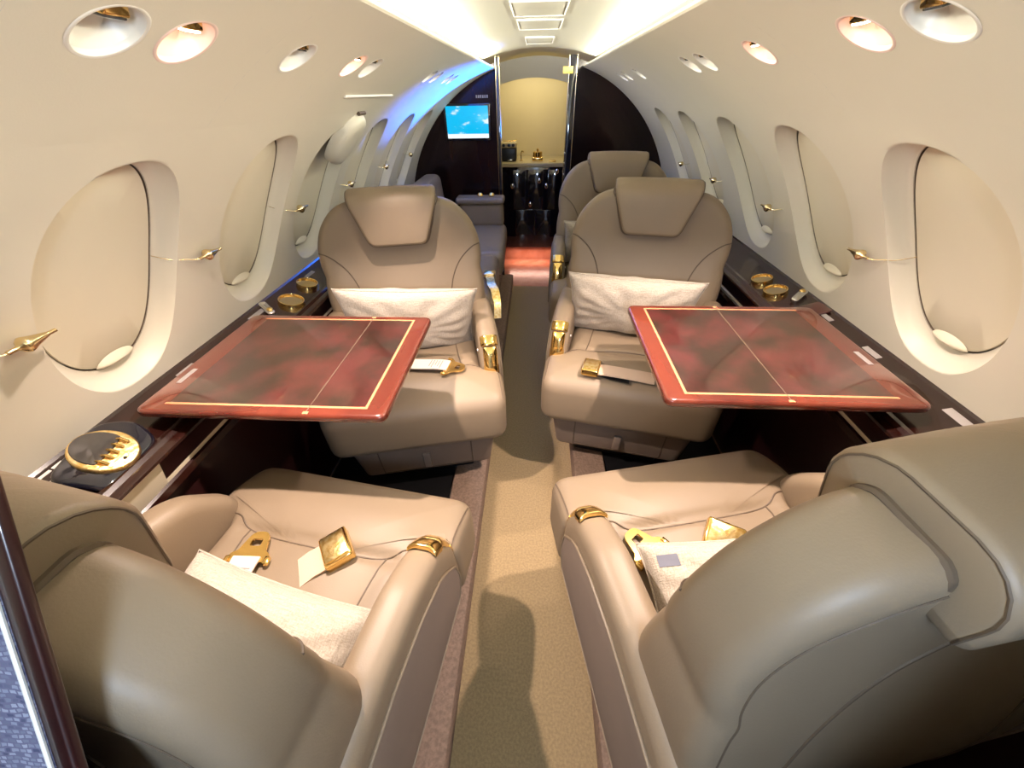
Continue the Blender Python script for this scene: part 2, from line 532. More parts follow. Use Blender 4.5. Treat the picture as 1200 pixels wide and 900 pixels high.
# reading lights
M['lamp_warm'] = emit('warm_lamp', (1, .70, .48), 20)
M['cup'] = mat('white_lamp_cup', (.72, .70, .64), .35)
M['cup_lit'] = mat('lit_lamp_cup', (.80, .62, .55), .35)  # cup tinted with the warm glow of its lit lamp
LIT = {(-1, 1), (-1, 3), (1, 1), (1, 2)}
def reading_light(side, i, y, label):
    lit = (side, i) in LIT
    P = Vector(wp(side, y, CTH))
    a = math.radians(CTH)
    n = Vector((-side*math.cos(a), 0, -math.sin(a)))      # into the cabin
    up = Vector((-side*math.sin(a), 0, math.cos(a)))      # up the wall
    ax = up.cross(n)
    m = Matrix((ax, up, n)).transposed().to_4x4(); m.translation = P
    t = thing('reading_light', label, 'reading light', group='reading lights along the cabin walls', mtx=m)
    mb = MB(); mb.lathe([(CR+.0015, .0003), (CR+.0005, .0008), (CR-.0015, .0010), (CR-.0035, .0004), (CR-.0045, -.002), (CR-.005, -.006)], 40, cap=False)
    mb.obj('rim', 'cup_lit' if lit else 'cup', t)
    r0 = CR-.005
    b = MB()
    def bowl(u, v):
        an = 2*PI*v; r = r0*(1-u)
        x, yy = r*math.cos(an), r*math.sin(an)
        e = min(1, u*6)
        d = -.005 - e*(.002+.060*((yy/r0+1)/2)**1.15)
        return (x, yy, d)
    b.grid(bowl, 12, 40)
    b.obj('cup', 'cup_lit' if lit else 'cup', t)
    l = MB()
    def T(p):
        x, yy, z = p
        return (x, .016 + yy*.72 - z*.69, -.013 + z*.72 + yy*.69)
    l.box((-.016, -.011, -.016), (.016, .011, .006), .003, 3, T)
    l.obj('lamp_housing', 'gold', t)
    g = MB(); g.box((-.0135, -.0085, .004), (.0135, .0085, .0085), .002, 2, T)
    g.obj('lens', 'lamp_warm' if lit else 'smoke', t)
    k = MB(); k.lathe([(.005, -.014), (.005, -.006), (.003, -.004), (.0001, -.004)], 12, lambda p: (p[0]+.024, p[1]+.014, p[2]-.012))
    k.obj('switch', 'gold', t)
    if lit:
        ld = bpy.data.lights.new('reading_spot', 'SPOT')
        ld.energy = SPOT_W[(side, i)]; ld.color = (1, .795, .69); ld.spot_size = math.radians(122 if i == 1 else 74); ld.spot_blend = .9; ld.shadow_soft_size = .012
        lo = bpy.data.objects.new('reading_spot', ld); COL.objects.link(lo)
        lo.location = P + n*.006 + up*.004
        d = Vector((-side*.06, 0, -1)).normalized()
        lo.rotation_euler = d.to_track_quat('-Z', 'Y').to_euler()
SPOT_W = {(-1, 1): 60.0, (-1, 3): 26.0, (1, 1): 56.0, (1, 2): 15.0}
LL = ['unlit round reading light nearest camera on the left wall', 'glowing round reading light at upper left of the photo', 'unlit round reading light alone above the second left window',
      'glowing round reading light of the close pair on the left wall', 'unlit round reading light of the close pair on the left wall', 'first of four slim reading lights in the blue-lit left wall',
      'second of four slim reading lights in the blue-lit left wall', 'third of four slim reading lights in the blue-lit left wall', 'last of four slim reading lights in the blue-lit left wall']
RL = ['unlit round reading light nearest camera on the right wall', 'glowing round reading light at upper right of the photo', 'glowing round reading light above the second right window',
      'unlit round reading light, nearer of the right wall pair', 'unlit round reading light, farther of the right wall pair', 'first of three far reading lights on the right wall',
      'second of three far reading lights on the right wall', 'last of three far reading lights on the right wall, by the bulkhead']
for side, tab in ((-1, LL), (1, RL)):
    for i, y in enumerate(CUP[side]):
        reading_light(side, i, y, tab[i])

# headliner
def cz(x): return 1.515 - .42*x*x
mb = MB(); mb.grid(lambda u, v: (-.46+.92*v, Y0+(Y1-Y0)*u, cz(-.46+.92*v)), 24, 28)
structure(mb.obj('ceiling', 'ceil'))
def ceil_panel(x0, x1, y0, y1, label):
    t = thing('overhead_panel', label, 'ceiling panel', ((x0+x1)/2, (y0+y1)/2, cz(0)), 0, 'overhead panels in the headliner')
    cx, cy = (x0+x1)/2, (y0+y1)/2
    mb = MB(); mb.box((x0-cx, y0-cy, -.006), (x1-cx, y1-cy, .004), .002)
    mb.obj('lid', 'ceil', t)
    f = MB()
    f.tube([(x-cx, y-cy, -.005) for x, y in ((x0, y0), (x1, y0), (x1, y1), (x0, y1))], .003, 8, closed=True)
    f.obj('edge', 'white', t)
for a in ((-.09, .085, 1.02, 1.42, 'pale overhead panel cut by the top picture edge'), (-.09, .085, 1.56, 1.83, 'pale overhead panel, second from the camera'),
          (-.085, .085, 1.93, 2.19, 'pale overhead panel, third from the camera'), (-.07, .07, 2.50, 2.80, 'small pale overhead panel nearest the galley')):
    ceil_panel(*a)

def ledge_z(x):
    zl = H-.55
    return zl-.026+max(0, abs(x)-.80)/.102*.030 if abs(x) > .80 else zl-.026
SLOPE = math.atan(.030/.102)
# ------------------------------------------------------------------ floor, ledges, lower side walls
XA = .18
mb = MB(); mb.box((-XA-.01, Y0, -.03), (XA+.01, 3.02, 0)); structure(mb.obj('floor', 'carpet', smooth=False))
for s, nm in ((-1, 'left'), (1, 'right')):
    mb = MB()
    x0, x1 = sorted((s*XA, s*1.0))
    mb.box((x0, Y0, -.03), (x1, 3.085, ZP), .008)
    structure(mb.obj('floor_plinth_'+nm, 'carpet2'))
    # dark seat recess behind the step, edged by a chrome rail
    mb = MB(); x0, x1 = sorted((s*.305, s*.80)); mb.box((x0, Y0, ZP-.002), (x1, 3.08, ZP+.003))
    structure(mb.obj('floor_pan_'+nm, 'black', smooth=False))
    mb = MB(); mb.tube([(s*.305, Y0, ZP+.003), (s*.305, 3.0, ZP+.003)], .004, 8)
    tag(mb.obj('seat_rail', 'chrome'), 'thin chrome seat rail along the floor on the %s side' % nm, 'seat rail')
    # side ledge
    zl = H-.55
    pr = [(.919, zl+.012), (.913, zl+.012), (.908, zl+.006), (.902, zl+.004), (.800, zl-.026), (.793, zl-.021), (.782, zl-.021), (.774, zl-.027), (.764, zl-.028), (.757, zl-.032), (.757, zl-.038), (.764, zl-.041), (.80, zl-.046), (.919, zl-.05)]
    n = len(pr)
    mb = MB()
    vs = []; fs = []
    for y in (Y0, 3.085):
        vs += [(s*x, y, z) for x, z in pr]
    for k in range(n):
        fs.append((k, (k+1) % n, n+(k+1) % n, n+k))
    fs.append(tuple(range(n))); fs.append(tuple(range(n, 2*n))[::-1])
    mb.add(vs, fs)
    led = tag(mb.obj('side_ledge', 'wood', sharp=30), 'glossy dark mahogany side ledge under the %s windows' % nm, 'side ledge')
    for (px, py, ln, wd) in (((.886, .735, .055, .014), (.886, 1.04, .07, .016), (.880, 1.38, .06, .014)) if s < 0 else ((.884, 1.075, .06, .014), (.884, .875, .055, .014), (.888, .61, .085, .018))):
        p = MB()
        p.box((-wd/2, -ln/2, -.002), (wd/2, ln/2, .0012), .0006, T=lambda q, px=px, py=py: (s*(px+q[0]*.96), py+q[1], ledge_z(px)+q[0]*.28+q[2]))
        p.obj('placard', 'placard', led)
    if s < 0:
        for k in range(4):
            y = .30
            while y < .43:
                d = random.uniform(.012, .03)
                p_x = .898-.010*k
                if k != 1:
                    q = MB(); q.box((-.0025, y, -.002), (.0025, min(y+d, .43), .0012), T=lambda q_, p_x=p_x: (-(p_x+q_[0]), q_[1], ledge_z(p_x)+q_[0]*.28+q_[2]))
                    q.obj('placard_text', 'white', led, smooth=False)
                y += d+.004
    # cream band, rail and dark lower panel
    def strip(name, pts, y0, y1, m):
        g = MB(); g.grid(lambda u, v: (s*pts[round(v*(len(pts)-1))][0], y0+(y1-y0)*u, pts[round(v*(len(pts)-1))][1]), 8, len(pts)-1)
        return structure(g.obj(name, m, smooth=False))
    strip('wall_lower_%s' % nm, [(.765, zl-.043), (.785, H-.660)], Y0, .47, 'pad')
    strip('wall_recess_%s' % nm, [(.765, zl-.043), (.784, H-.650)], .47, 3.08, 'maroon')
    strip('trim_cream_%s' % nm, [(.7830, H-.648), (.7850, H-.660)], .47, 3.08, 'pad')
    strip('trim_rail_%s' % nm, [(.783, H-.658), (.778, H-.662), (.778, H-.680), (.80, H-.686)], Y0, 3.08, 'wood')
    strip('baseboard_%s' % nm, [(.80, H-.684), (.81, ZP-.01)], Y0, 3.08, 'maroon')

# ------------------------------------------------------------------ bulkhead and galley
YB = 3.09
def arc_pts(x0, x1, n=16, s=1):
    P = []
    for k in range(n+1):
        x = x0+(x1-x0)*k/n
        P.append((x, ZC+math.sqrt(max(0, (RW+.03)**2-x*x))))
    return P
def bulk(name, xa, xb):
    mb = MB(); P = arc_pts(xa, xb)
    poly = [(xa, -.03)]+P+[(xb, -.03)]
    n = len(poly)
    vs = [(x, YB, z) for x, z in poly]+[(x, YB+.035, z) for x, z in poly]
    fs = [tuple(range(n)), tuple(range(n, 2*n))[::-1]]+[(k, (k+1) % n, n+(k+1) % n, n+k) for k in range(n)]
    mb.add(vs, fs)
    return structure(mb.obj(name, 'bulkwood', smooth=False))
bulk('wall_front_left', -.97, -.262); bulk('wall_front_right', .235, .97)
# door posts
def post(x0, x1, y0, y1, m1, label, nm):
    mb = MB(); mb.box((x0, y0, 0), (x1, y1, 1.475), .006, 3)
    o = tag(mb.obj('door_post', m1), label, 'door post')
    for xx in (x0, x1):
        e = MB(); e.tube([(xx, y0-.001, .0), (xx, y0-.001, 1.475)], .0028, 8)
        e.obj('edge_strip', 'brass', o)
post(-.272, -.250, 3.06, 3.14, 'gloss', 'slim dark lacquered door post left of the galley opening', 'l')
post(.188, .236, 3.05, 3.14, 'gloss', 'thick dark lacquered door post right of the galley opening', 'r')
sg = MB(); sg.box((.150, 3.046, 1.385), (.212, 3.051, 1.42), .001)
tag(sg.obj('placard_sign', 'yellow'), 'tiny yellow placard at the top of the right door post', 'sign')
for i, z in enumerate((.86, .93, .99)):
    h = MB(); h.lathe([(.008, 0), (.008, .004), (.0001, .006)], 14, lambda p, z=z: (.190+p[0]*.6, 3.049-p[2], z-.03+p[1]))
    tag(h.obj('door_stud', 'chrome'), ['lowest', 'middle', 'topmost'][i]+' small chrome stud on the right door post', 'stud', 'chrome studs on the door post')
# screen
t = thing('wall_monitor', 'small lit monitor with blue sky and cloud picture on dark bulkhead', 'monitor', (-.475, YB, 1.142))
mb = MB(); mb.box((-.158, -.016, -.105), (.158, .002, .105), .006, 3); mb.obj('frame', 'gloss', t)
scr = bpy.data.materials.new('sky_screen'); nt, b = nodes(scr)
v = coords(nt, (1, 1, 1), 'Object')
sep = nt.nodes.new('ShaderNodeSeparateXYZ'); nt.links.new(v, sep.inputs[0])
nz = nt.nodes.new('ShaderNodeTexNoise'); nz.inputs['Scale'].default_value = 11; nz.inputs['Detail'].default_value = 3
mpn = nt.nodes.new('ShaderNodeMapping'); mpn.inputs['Scale'].default_value = (1, 1, 2.2); nt.links.new(v, mpn.inputs['Vector']); nt.links.new(mpn.outputs['Vector'], nz.inputs['Vector'])
rp = nt.nodes.new('ShaderNodeValToRGB'); rp.color_ramp.elements[0].position = .58; rp.color_ramp.elements[1].position = .68
rp.color_ramp.elements[0].color = (0, .48, .85, 1); rp.color_ramp.elements[1].color = (.75, .92, 1, 1)
nt.links.new(nz.outputs['Fac'], rp.inputs['Fac'])
rz_ = nt.nodes.new('ShaderNodeValToRGB'); rz_.color_ramp.interpolation = 'CONSTANT'
el = rz_.color_ramp.elements; el[0].position = 0; el[0].color = (1, 1, 1, 1); el[1].position = .14; el[1].color = (0, 0, 0, 1)
mr = nt.nodes.new('ShaderNodeMapRange'); mr.inputs[1].default_value = -.09; mr.inputs[2].default_value = .09
nt.links.new(sep.outputs[2], mr.inputs[0]); nt.links.new(mr.outputs[0], rz_.inputs['Fac'])
mx = nt.nodes.new('ShaderNodeMix'); mx.data_type = 'RGBA'; nt.links.new(rz_.outputs['Color'], mx.inputs[0]); nt.links.new(rp.outputs['Color'], mx.inputs[6]); mx.inputs[7].default_value = (.85, .95, 1, 1)
nt.links.new(mx.outputs[2], b.inputs['Emission Color']); setp(b, Base_Color=(.01, .01, .01, 1), Emission_Strength=.9, Roughness=.2)
M['screen'] = scr
mb = MB(); mb.box((-.142, -.0185, -.09), (.142, -.0155, .09), .002); mb.obj('display', 'screen', t)
pl = MB()
for k in range(6): pl.box((-.41+.014*k, YB-.003, H-.028), (-.41+.014*k+.009, YB, H-.012))
tag(pl.obj('placard_plate', 'placard'), 'tiny faint grey placard above the monitor', 'placard')

# galley compartment
YG = 3.62
g = MB(); g.grid(lambda u, v: (-.62+1.24*u, 4.12, -.02+1.6*v), 6, 6); structure(g.obj('wall_galley_back', 'galley'))
for s, nm in ((-1, 'left'), (1, 'right')):
    g = MB(); g.grid(lambda u, v, s=s: (s*.62, 3.12+1.0*u, -.02+1.6*v), 4, 4); structure(g.obj('wall_galley_'+nm, 'galley'))
g = MB(); g.grid(lambda u, v: (-.62+1.24*v, 3.09+1.03*u, 1.53-.5*(-.62+1.24*v)**2), 6, 16); structure(g.obj('ceiling_galley', 'wall'))
g = MB(); g.box((-.62, 3.02, -.03), (.62, 4.12, .0)); structure(g.obj('floor_galley', 'copper', smooth=False))
# arched valance hiding the galley lamp
def valance():
    mb = MB(); n = 24; vs = []; fs = []
    for y in (3.70, 3.72):
        for k in range(n+1):
            x = -.40+.80*k/n
            vs.append((x, y, 1.385-.55*(x+.03)**2)); vs.append((x, y, 1.51-.4*x*x))
    w = 2*(n+1)
    for k in range(n):
        a = 2*k
        fs += [(a, a+2, a+3, a+1), (w+a, w+a+1, w+a+3, w+a+2), (a, w+a, w+a+2, a+2), (a+1, a+3, w+a+3, w+a+1)]
    mb.add(vs, fs)
    structure(mb.obj('trim_valance', 'wall'))
valance()
t = thing('galley_cabinet', 'black lacquered galley cabinet with chrome knobs beyond the doorway', 'cabinet', (-.03, YG, 0))
mb = MB(); mb.box((-.42, .0, .13), (.42, .45, .80), .004); mb.obj('body', 'gloss', t)
mb = MB(); mb.box((-.42, .06, 0), (.42, .45, .13)); mb.obj('toe_kick', 'copper', t, smooth=False)
KN = []
for x0, x1, z0, z1, kx, kz in ((-.25, -.065, .47, .78, -.175, .66), (-.06, .125, .47, .78, .115, .66), (.13, .26, .47, .78, .20, .77), (-.25, .02, .14, .465, -.02, .515), (.025, .26, .14, .465, .055, .70)):
    d = MB(); d.box((x0, -.014, z0), (x1, .002, z1), .003); dd = d.obj('door', 'gloss', t)
    k = MB(); k.lathe([(.004, 0), (.004, .010), (.013, .013), (.014, .019), (.009, .023), (.0001, .024)], 16, lambda p, kx=kx, kz=kz: (kx+p[0], -.014-p[2], kz+p[1]*1.4))
    k.obj('knob', 'chrome', dd)
mb = MB(); mb.box((-.43, -.02, .80), (.43, .49, .83), .006); ct = mb.obj('countertop', 'counter', t)
# things on the counter
cz0 = .83
t = thing('coffee_maker', 'small black coffee maker with pale top on the galley counter', 'coffee maker', (-.235, YG+.13, cz0))
mb = MB(); mb.box((-.075, -.05, 0), (.06, .08, .10), .01, 3); mb.obj('body', 'black', t)
mb = MB(); mb.box((-.078, -.055, .10), (.064, .085, .135), .008, 3); mb.obj('top_cover', 'counter', t)
for x in (-.045, .0, .035):
    k = MB(); k.lathe([(.012, 0), (.012, .008), (.0001, .009)], 14, lambda p, x=x: (x+p[0], -.055-p[2], .118+p[1])); k.obj('dial', 'black', t)
mb = MB(); mb.box((-.012, -.10, .012), (.03, -.05, .02), .003); mb.obj('spout', 'chrome', t)
t = thing('golden_dispenser', 'gold lidded dispenser at the middle of the galley counter', 'dispenser', (.005, YG+.10, cz0))
mb = MB(); mb.box((-.045, -.03, 0), (.045, .03, .03), .006, 3); mb.obj('base', 'gold', t)
mb = MB(); mb.lathe([(.035, .03), (.04, .034), (.04, .066), (.036, .070), (.0001, .071)], 20); mb.obj('barrel', 'gold', t)
mb = MB(); mb.lathe([(.006, .071), (.010, .082), (.008, .09), (.0001, .093)], 14); mb.obj('finial', 'gold', t)
t = thing('slim_faucet', 'slim gold faucet beside the coffee maker', 'faucet', (-.135, YG+.12, cz0))
mb = MB(); mb.tube(spline([(0, 0, 0), (0, 0, .05), (.01, -.02, .075), (.02, -.045, .07)], 5), .005, 10); mb.obj('spout', 'brass', t)
mb = MB(); mb.lathe([(.014, 0), (.014, .006), (.006, .01), (.0001, .01)], 16); mb.obj('base', 'brass', t)
mb = MB(); mb.box((.10, YG+.03, cz0), (.16, YG+.11, cz0+.008), .003)
tag(mb.obj('gold_tray', 'gold'), 'small gold tray at the right end of the galley counter', 'tray')
t = thing('towel_rail', 'short gold rail sticking out at the left of the galley back', 'rail', (-.30, 3.95, .955))
mb = MB(); mb.tube([(0, 0, 0), (.11, 0, 0)], .006, 10); mb.obj('bar', 'gold', t)
mb = MB(); mb.tube([(.105, 0, 0), (.105, .17, 0)], .005, 8); mb.obj('bracket', 'gold', t)

# ------------------------------------------------------------------ tables
def table(s, x0, x1, y0, y1, fold, label):
    cx, cy = s*(x0+x1)/2, (y0+y1)/2
    z1 = H-.5205
    t = thing('folding_table', label, 'table', (cx, cy, z1-.022))
    w, d = x1-x0, y1-y0
    mb = MB(); mb.puff(rpoly([(-w/2, -d/2, .022), (w/2, -d/2, .022), (w/2, d/2, .022), (-w/2, d/2, .022)], .02), .011, .009, rings=4, T=lambda p: (p[0], p[1], p[2]+.011))
    mb.obj('tabletop', 'redwood', t, sharp=60)
    # outer (aisle) side of the panel is wider; inner margins
    ax = -s                                  # aisle direction
    xi0, xi1 = (-w/2+.062, w/2-.050) if ax > 0 else (-w/2+.050, w/2-.062)
    yi0, yi1 = -d/2+.030, d/2-.030
    zt = .0222
    g = MB(); g.box((xi0, yi0, zt-.002), (xi1, yi1, zt)); g.obj('burl_panel', 'burl', t, smooth=False)
    for nm, (a, b, c, e) in (('a', (xi0-.006, yi0-.006, xi1+.006, yi0)), ('b', (xi0-.006, yi1, xi1+.006, yi1+.006)), ('c', ((xi1, yi0, xi1+.006, yi1) if ax > 0 else (xi0-.006, yi0, xi0, yi1)))):
        q = MB(); q.box((a, b, zt-.002), (c, e, zt+.0003)); q.obj('inlay_line', 'inlay', t, smooth=False)
    fx = s*fold-cx
    q = MB(); q.box((fx-.0012, -d/2+.004, zt-.002), (fx+.0012, d/2-.004, zt+.0004)); q.obj('leaf_joint', 'seam', t, smooth=False)
    for yy in (-d/2+.008, d/2-.012):
        q = MB(); q.box((fx-.006, yy-.004, zt-.002), (fx+.006, yy+.004, zt+.0008), .0008); q.obj('hinge', 'inlay', t)
    q = MB(); lx = -ax*(w/2-.030); ly = (.672 if s < 0 else .80)-cy; q.box((lx-.006, ly-.028, zt-.002), (lx+.006, ly+.028, zt+.001), .0006); q.obj('placard', 'placard', t)
    # slide rails under the leaf into the ledge
    for yy in (-d/2+.07, d/2-.07):
        q = MB(); e = sorted((s*.74-cx, s*.79-cx)); q.box((e[0], yy-.012, -.024), (e[1], yy+.012, .001), .002); q.obj('slide_rail', 'black', t)
table(-1, .300, .848, .547, .985, .47, 'glossy burl fold-out table on the left with copper inlay border')
table(1, .286, .828, .622, 1.078, .545, 'glossy burl fold-out table on the right with copper inlay border')

# ------------------------------------------------------------------ ledge fittings
def oval_unit():
    zl = H-.55
    t = thing('control_pod', 'glossy dark pod with gold oval control plate on the left ledge', 'control pod', (-.838, .455, ledge_z(.838)+.001))
    t.rotation_euler = (0, SLOPE, .12)
    def TZ(x, y, z): return max(.0015, z - .24*x + .10*y + .004)
    mb = MB(); mb.puff(rpoly([(-.045, -.085, .03), (.055, -.075, .03), (.062, .055, .035), (.0, .085, .05), (-.055, .05, .05)], .008), .015, .008, .003, rings=5, T=lambda p: (p[0]*.9, p[1]*.98, TZ(p[0], p[1], p[2]+.004) if p[2] > 0 else .0015))
    mb.obj('base', 'gloss', t)
    E = [(.051*math.cos(2*PI*k/40), .046*math.sin(2*PI*k/40)) for k in range(40)]
    zt = .003
    mb = MB(); mb.puff(E, .006, .004, .001, rings=3, T=lambda p: (p[0]+.003, p[1]-.005, p[2]+zt+.022-.24*p[0]+.10*p[1])); pl_ = mb.obj('oval_plate', 'goldtex', t)
    E2 = [(.041*math.cos(2*PI*k/40)-.004, .036*math.sin(2*PI*k/40)) for k in range(40)]
    E2 = [(x if x < .008 else .008+(x-.008)*.2, y) for x, y in E2]
    mb = MB(); mb.puff(E2, .003, .002, .003, rings=3, T=lambda p: (p[0]+.001, p[1]-.005, p[2]+zt+.0285-.24*p[0]+.10*p[1])); mb.obj('smoked_lid', 'smoke', t)
    for k in range(5):
        y = -.032+.0135*k
        q = MB(); q.tube([(a, b, zt+h_-.24*a+.10*(y+.005)) for a, b, h_ in ((.008, y, .030), (.016, y-.002, .037), (.026, y, .030))], [.0032, .0026, .0032], 8)
        q.obj('toggle', 'gold', pl_)
    q = MB(); q.lathe([(.003, .027), (.003, .0305), (.0001, .031)], 10, lambda p: (p[0]+.040, p[1]-.012, p[2]+zt-.24*.040)); q.obj('jack', 'black', t)
oval_unit()
def cup_holder(x, y, r, label, tilt=0, lid=True):
    zl = H-.55
    t = thing('cup_holder', label, 'cup holder', (x, y, ledge_z(x)), 0, 'gold cup holders in the ledges')
    t.rotation_euler = (0, math.copysign(SLOPE, -x), 0)
    mb = MB(); mb.lathe([(r*.86, -.004), (r*.88, .010), (r*.93, .014), (r, .0135), (r*1.03, .008), (r*1.03, .0)], 36); mb.obj('ring', 'gold', t)
    mb = MB(); mb.lathe([(r*.87, .008), (r*.85, .004), (r*.5, .003), (.0001, .003)], 28); mb.obj('well', 'brass', t)
cup_holder(-.838, 1.155, .040, 'nearer gold cup holder in the left ledge behind the table')
cup_holder(-.850, 1.295, .036, 'farther gold cup holder in the left ledge beside the tan seat')
cup_holder(.838, 1.275, .036, 'nearer gold cup holder in the right ledge behind the table')
cup_holder(.838, 1.375, .034, 'farther gold cup holder in the right ledge beside the tan seat')
def lever(x, y, rz, label):
    t = thing('table_latch', label, 'table latch', (x, y, ledge_z(x)), rz)
    t.rotation_euler = (0, math.copysign(SLOPE, -x), rz)
    mb = MB(); mb.puff(rpoly([(-.035, -.012, .010), (.035, -.014, .012), (.04, .010, .01), (-.03, .012, .01)], .006), .008, .006, .003, rings=3, T=lambda p: (p[0], p[1], p[2]+.010)); mb.obj('handle', 'chrome', t)
    mb = MB(); mb.lathe([(.009, .004), (.009, .020), (.006, .023), (.0001, .024)], 16, lambda p: (p[0]+.02, p[1], p[2])); mb.obj('pivot', 'gold', t)
lever(-.872, 1.075, -.6, 'small chrome latch on the left ledge at the table corner')
lever(.872, 1.205, .7, 'small gold and chrome latch on the right ledge behind the table')
mb = MB(); mb.puff(rpoly([(-.04, -.035, .006), (.045, -.03, .006), (.04, .035, .006), (-.04, .03, .006)], .01), .004, .003, rings=3, T=lambda p: (p[0]*.96+.862, p[1]+1.115, ledge_z(.862)+p[0]*.28+p[2]+.006))
tag(mb.obj('ledge_flap', 'burl'), 'small brown flap lid on the right ledge beyond the table', 'lid')

# ------------------------------------------------------------------ seats
def seat(name, label, loc, rz, recline, group, window_side, back_extra=True):
    t = thing(name, label, 'seat', loc, rz, group)
    L = 'leather'
    # seat pan base
    mb = MB()
    mb.puff(rpoly([(-.26, -.22, .03), (.26, -.22, .03), (.262, .235, .03), (-.262, .235, .03)], .03), .105, .025, rings=4,
            T=lambda p: (p[0]*(1-.10*max(0, (.10-p[2])/.2)), p[1]*(1-.12*max(0, (.10-p[2])/.2)), p[2]+.175))
    base = mb.obj('seat_base', 'panel_leather', t)
    bv = mb.bvh()
    sm = MB()
    for x in (-.165, .165):
        sm.tube(drape([(x, .4, .09+.18*k/8) for k in range(9)], bv, (0, -1, 0)), .0022, 6)
    sm.tube(drape([(x/20*.165, .4, .092) for x in range(-20, 21)], bv, (0, -1, 0)), .0022, 6)
    sm.obj('panel_seam', 'seam', base)
    q = MB(); q.box((-.014, .215, .115), (.014, .232, .185), .004, 3); q.obj('pull_tab', 'panel_leather', base)
    # pedestal
    q = MB(); q.box((-.17, -.17, -.0), (.17, .15, .09), .01); q.obj('pedestal', 'black', t)
    # cushion: T shaped, crowned, waterfall front
    out = rpoly([(-.228, -.19, .03), (.228, -.19, .03), (.232, .10, .035), (.302, .135, .03), (.296, .285, .055), (-.296, .285, .055), (-.302, .135, .03), (-.232, .10, .035)], .014)
    def disp(u, v, w):
        if w > 0:
            e = max(0, (v-.17)/.12)
            w -= .020*e*e
            w += .012*math.exp(-((abs(u)-.205)/.05)**2)*(1 if v < .1 else max(0, 1-(v-.1)/.06))
            w += .010*math.exp(-((v-.16)/.06)**2)
            w -= .010*math.exp(-((v-.085)/.010)**2)*(1 if abs(u) < .2 else 0)
        return (u, v, w)
    mb = MB(); mb.puff(out, .10, .042, .012, 0, rings=14, disp=disp, T=lambda p: (p[0], p[1], p[2]+.355))
    mb.obj('seat_cushion', L, t, sharp=70)
    bv = mb.bvh(); cush_bvh = bv
    sm = MB()
    def onto(P, off=0): return drape([(x, y, .6) for x, y in P], bv, (0, 0, -1), off)
    sm.tube(onto([tuple(q_)[:2] for q_ in spline([(-.236, .118, 0), (-.20, .108, 0), (-.165, .088, 0), (-.08, .078, 0), (0, .076, 0), (.08, .078, 0), (.165, .088, 0), (.20, .108, 0), (.236, .118, 0)], 6)]), .0020, 6)
    for s in (-1, 1):
        sm.tube(onto([tuple(q_)[:2] for q_ in spline([(s*.165, .088, 0), (s*.158, .04, 0), (s*.152, -.05, 0), (s*.148, -.14, 0)], 6)]), .0020, 6)
        sm.tube(onto([(s*.285, .13+.14*k/10) for k in range(11)]), .0020, 6)
    sm.obj('cushion_seam', 'seam', t)
    # backrest
    bh = .525; th = .047
    hw = [(-.385, .225), (-.37, .238), (-.15, .248), (0, .262), (.05, .272), (.12, .282), (.20, .288), (.255, .284), (.285, .279), (.32, .284), (.37, .282), (.41, .272), (.445, .256), (.475, .233), (.50, .205), (.515, .176), (.523, .142), (.525, .09)]
    pr = [tuple(p) for p in spline([(w, v) for v, w in hw], 3)]
    out = [(x, y) for x, y in pr]+[(-x, y) for x, y in pr[::-1]]
    out = dense(out, .02)
    ca, sa = math.cos(recline), math.sin(recline)
    def BT(p):          # (u across, v up the back, w forward) -> seat frame
        u, v, w = p
        return (u, -.145-th+w*ca-v*sa, .42+v*ca+w*sa)
    def bdisp(u, v, w):
        e = max(0, 1-(abs(u)/.28)**2)
        if w > 0:
            w += .012*math.exp(-((v-.12)/.09)**2)*e                      # lumbar
            w += .020*math.exp(-((abs(u)-.235)/.05)**2)*max(0, 1-abs(v-.15)/.22)   # side bolsters
            w -= .018*e*math.exp(-((v-.34)/.10)**2)
        else:
            w -= .008*e*math.sin(PI*min(1, max(0, v/.55)))
            k_ = min(1, max(0, (.46-v)/.50)); w -= .085*k_*k_*(3-2*k_)
        return (u, v, w)
    mb = MB(); mb.puff(out, th, .026, .004, .002, rings=14, disp=bdisp, T=BT)
    back = mb.obj('backrest', L, t, sharp=70)
    bb = mb.bvh()
    fw = Vector(BT((0, 0, 1)))-Vector(BT((0, 0, 0)))
    sm = MB()
    for s in (-1, 1):
        sm.tube(drape([BT((p[0], p[1], .3)) for p in spline([(s*.284, .368), (s*.25, .356), (s*.203, .312), (s*.170, .245), (s*.154, .15), (s*.15, .03)], 6)], bb, -fw), .0022, 6)
    # rear seams: broad arch over the lower back shell, edge piping
    P = drape([BT((p[0], p[1], -.3)) for p in spline([(-.178, -.06), (-.180, .05), (-.172, .16), (-.146, .27), (-.095, .36), (0, .41), (.095, .36), (.146, .27), (.172, .16), (.180, .05), (.178, -.06)], 8)], bb, fw)
    sm.tube(P, .0020, 6)
    sm.obj('back_seam', 'seam', back)
    pp = MB()
    ring_ = [tuple(q) for q in spline([(x*.90, y if y < .3 else .30+(y-.30)*.90) for x, y in out if y > .20][::3], 4)]
    edge = drape([BT((x, y, -.3)) for x, y in ring_], bb, fw)
    pp.tube(edge, .0013, 6)
    pp.obj('edge_stitching', 'seam', back)
    # headrest: strip bent over the top of the backrest
    hth = .023
    L1 = .150
    path = []
    f0 = th+.005
    for k in range(13):
        path.append((f0+.003, bh+.004-L1+(L1-.03)*k/12))
    for k in range(1, 9):
        a = PI/2*k/8
        path.append((f0+.003-.034*(1-math.cos(a)), bh+.004-.03+.038*math.sin(a)))
    ftop = path[-1][0]
    rear = -(th+.010)
    for k in range(1, 9):
        path.append((ftop+(rear+.03-ftop)*k/8, path[20][1]-.004*k/8))
    ptop = path[-1]
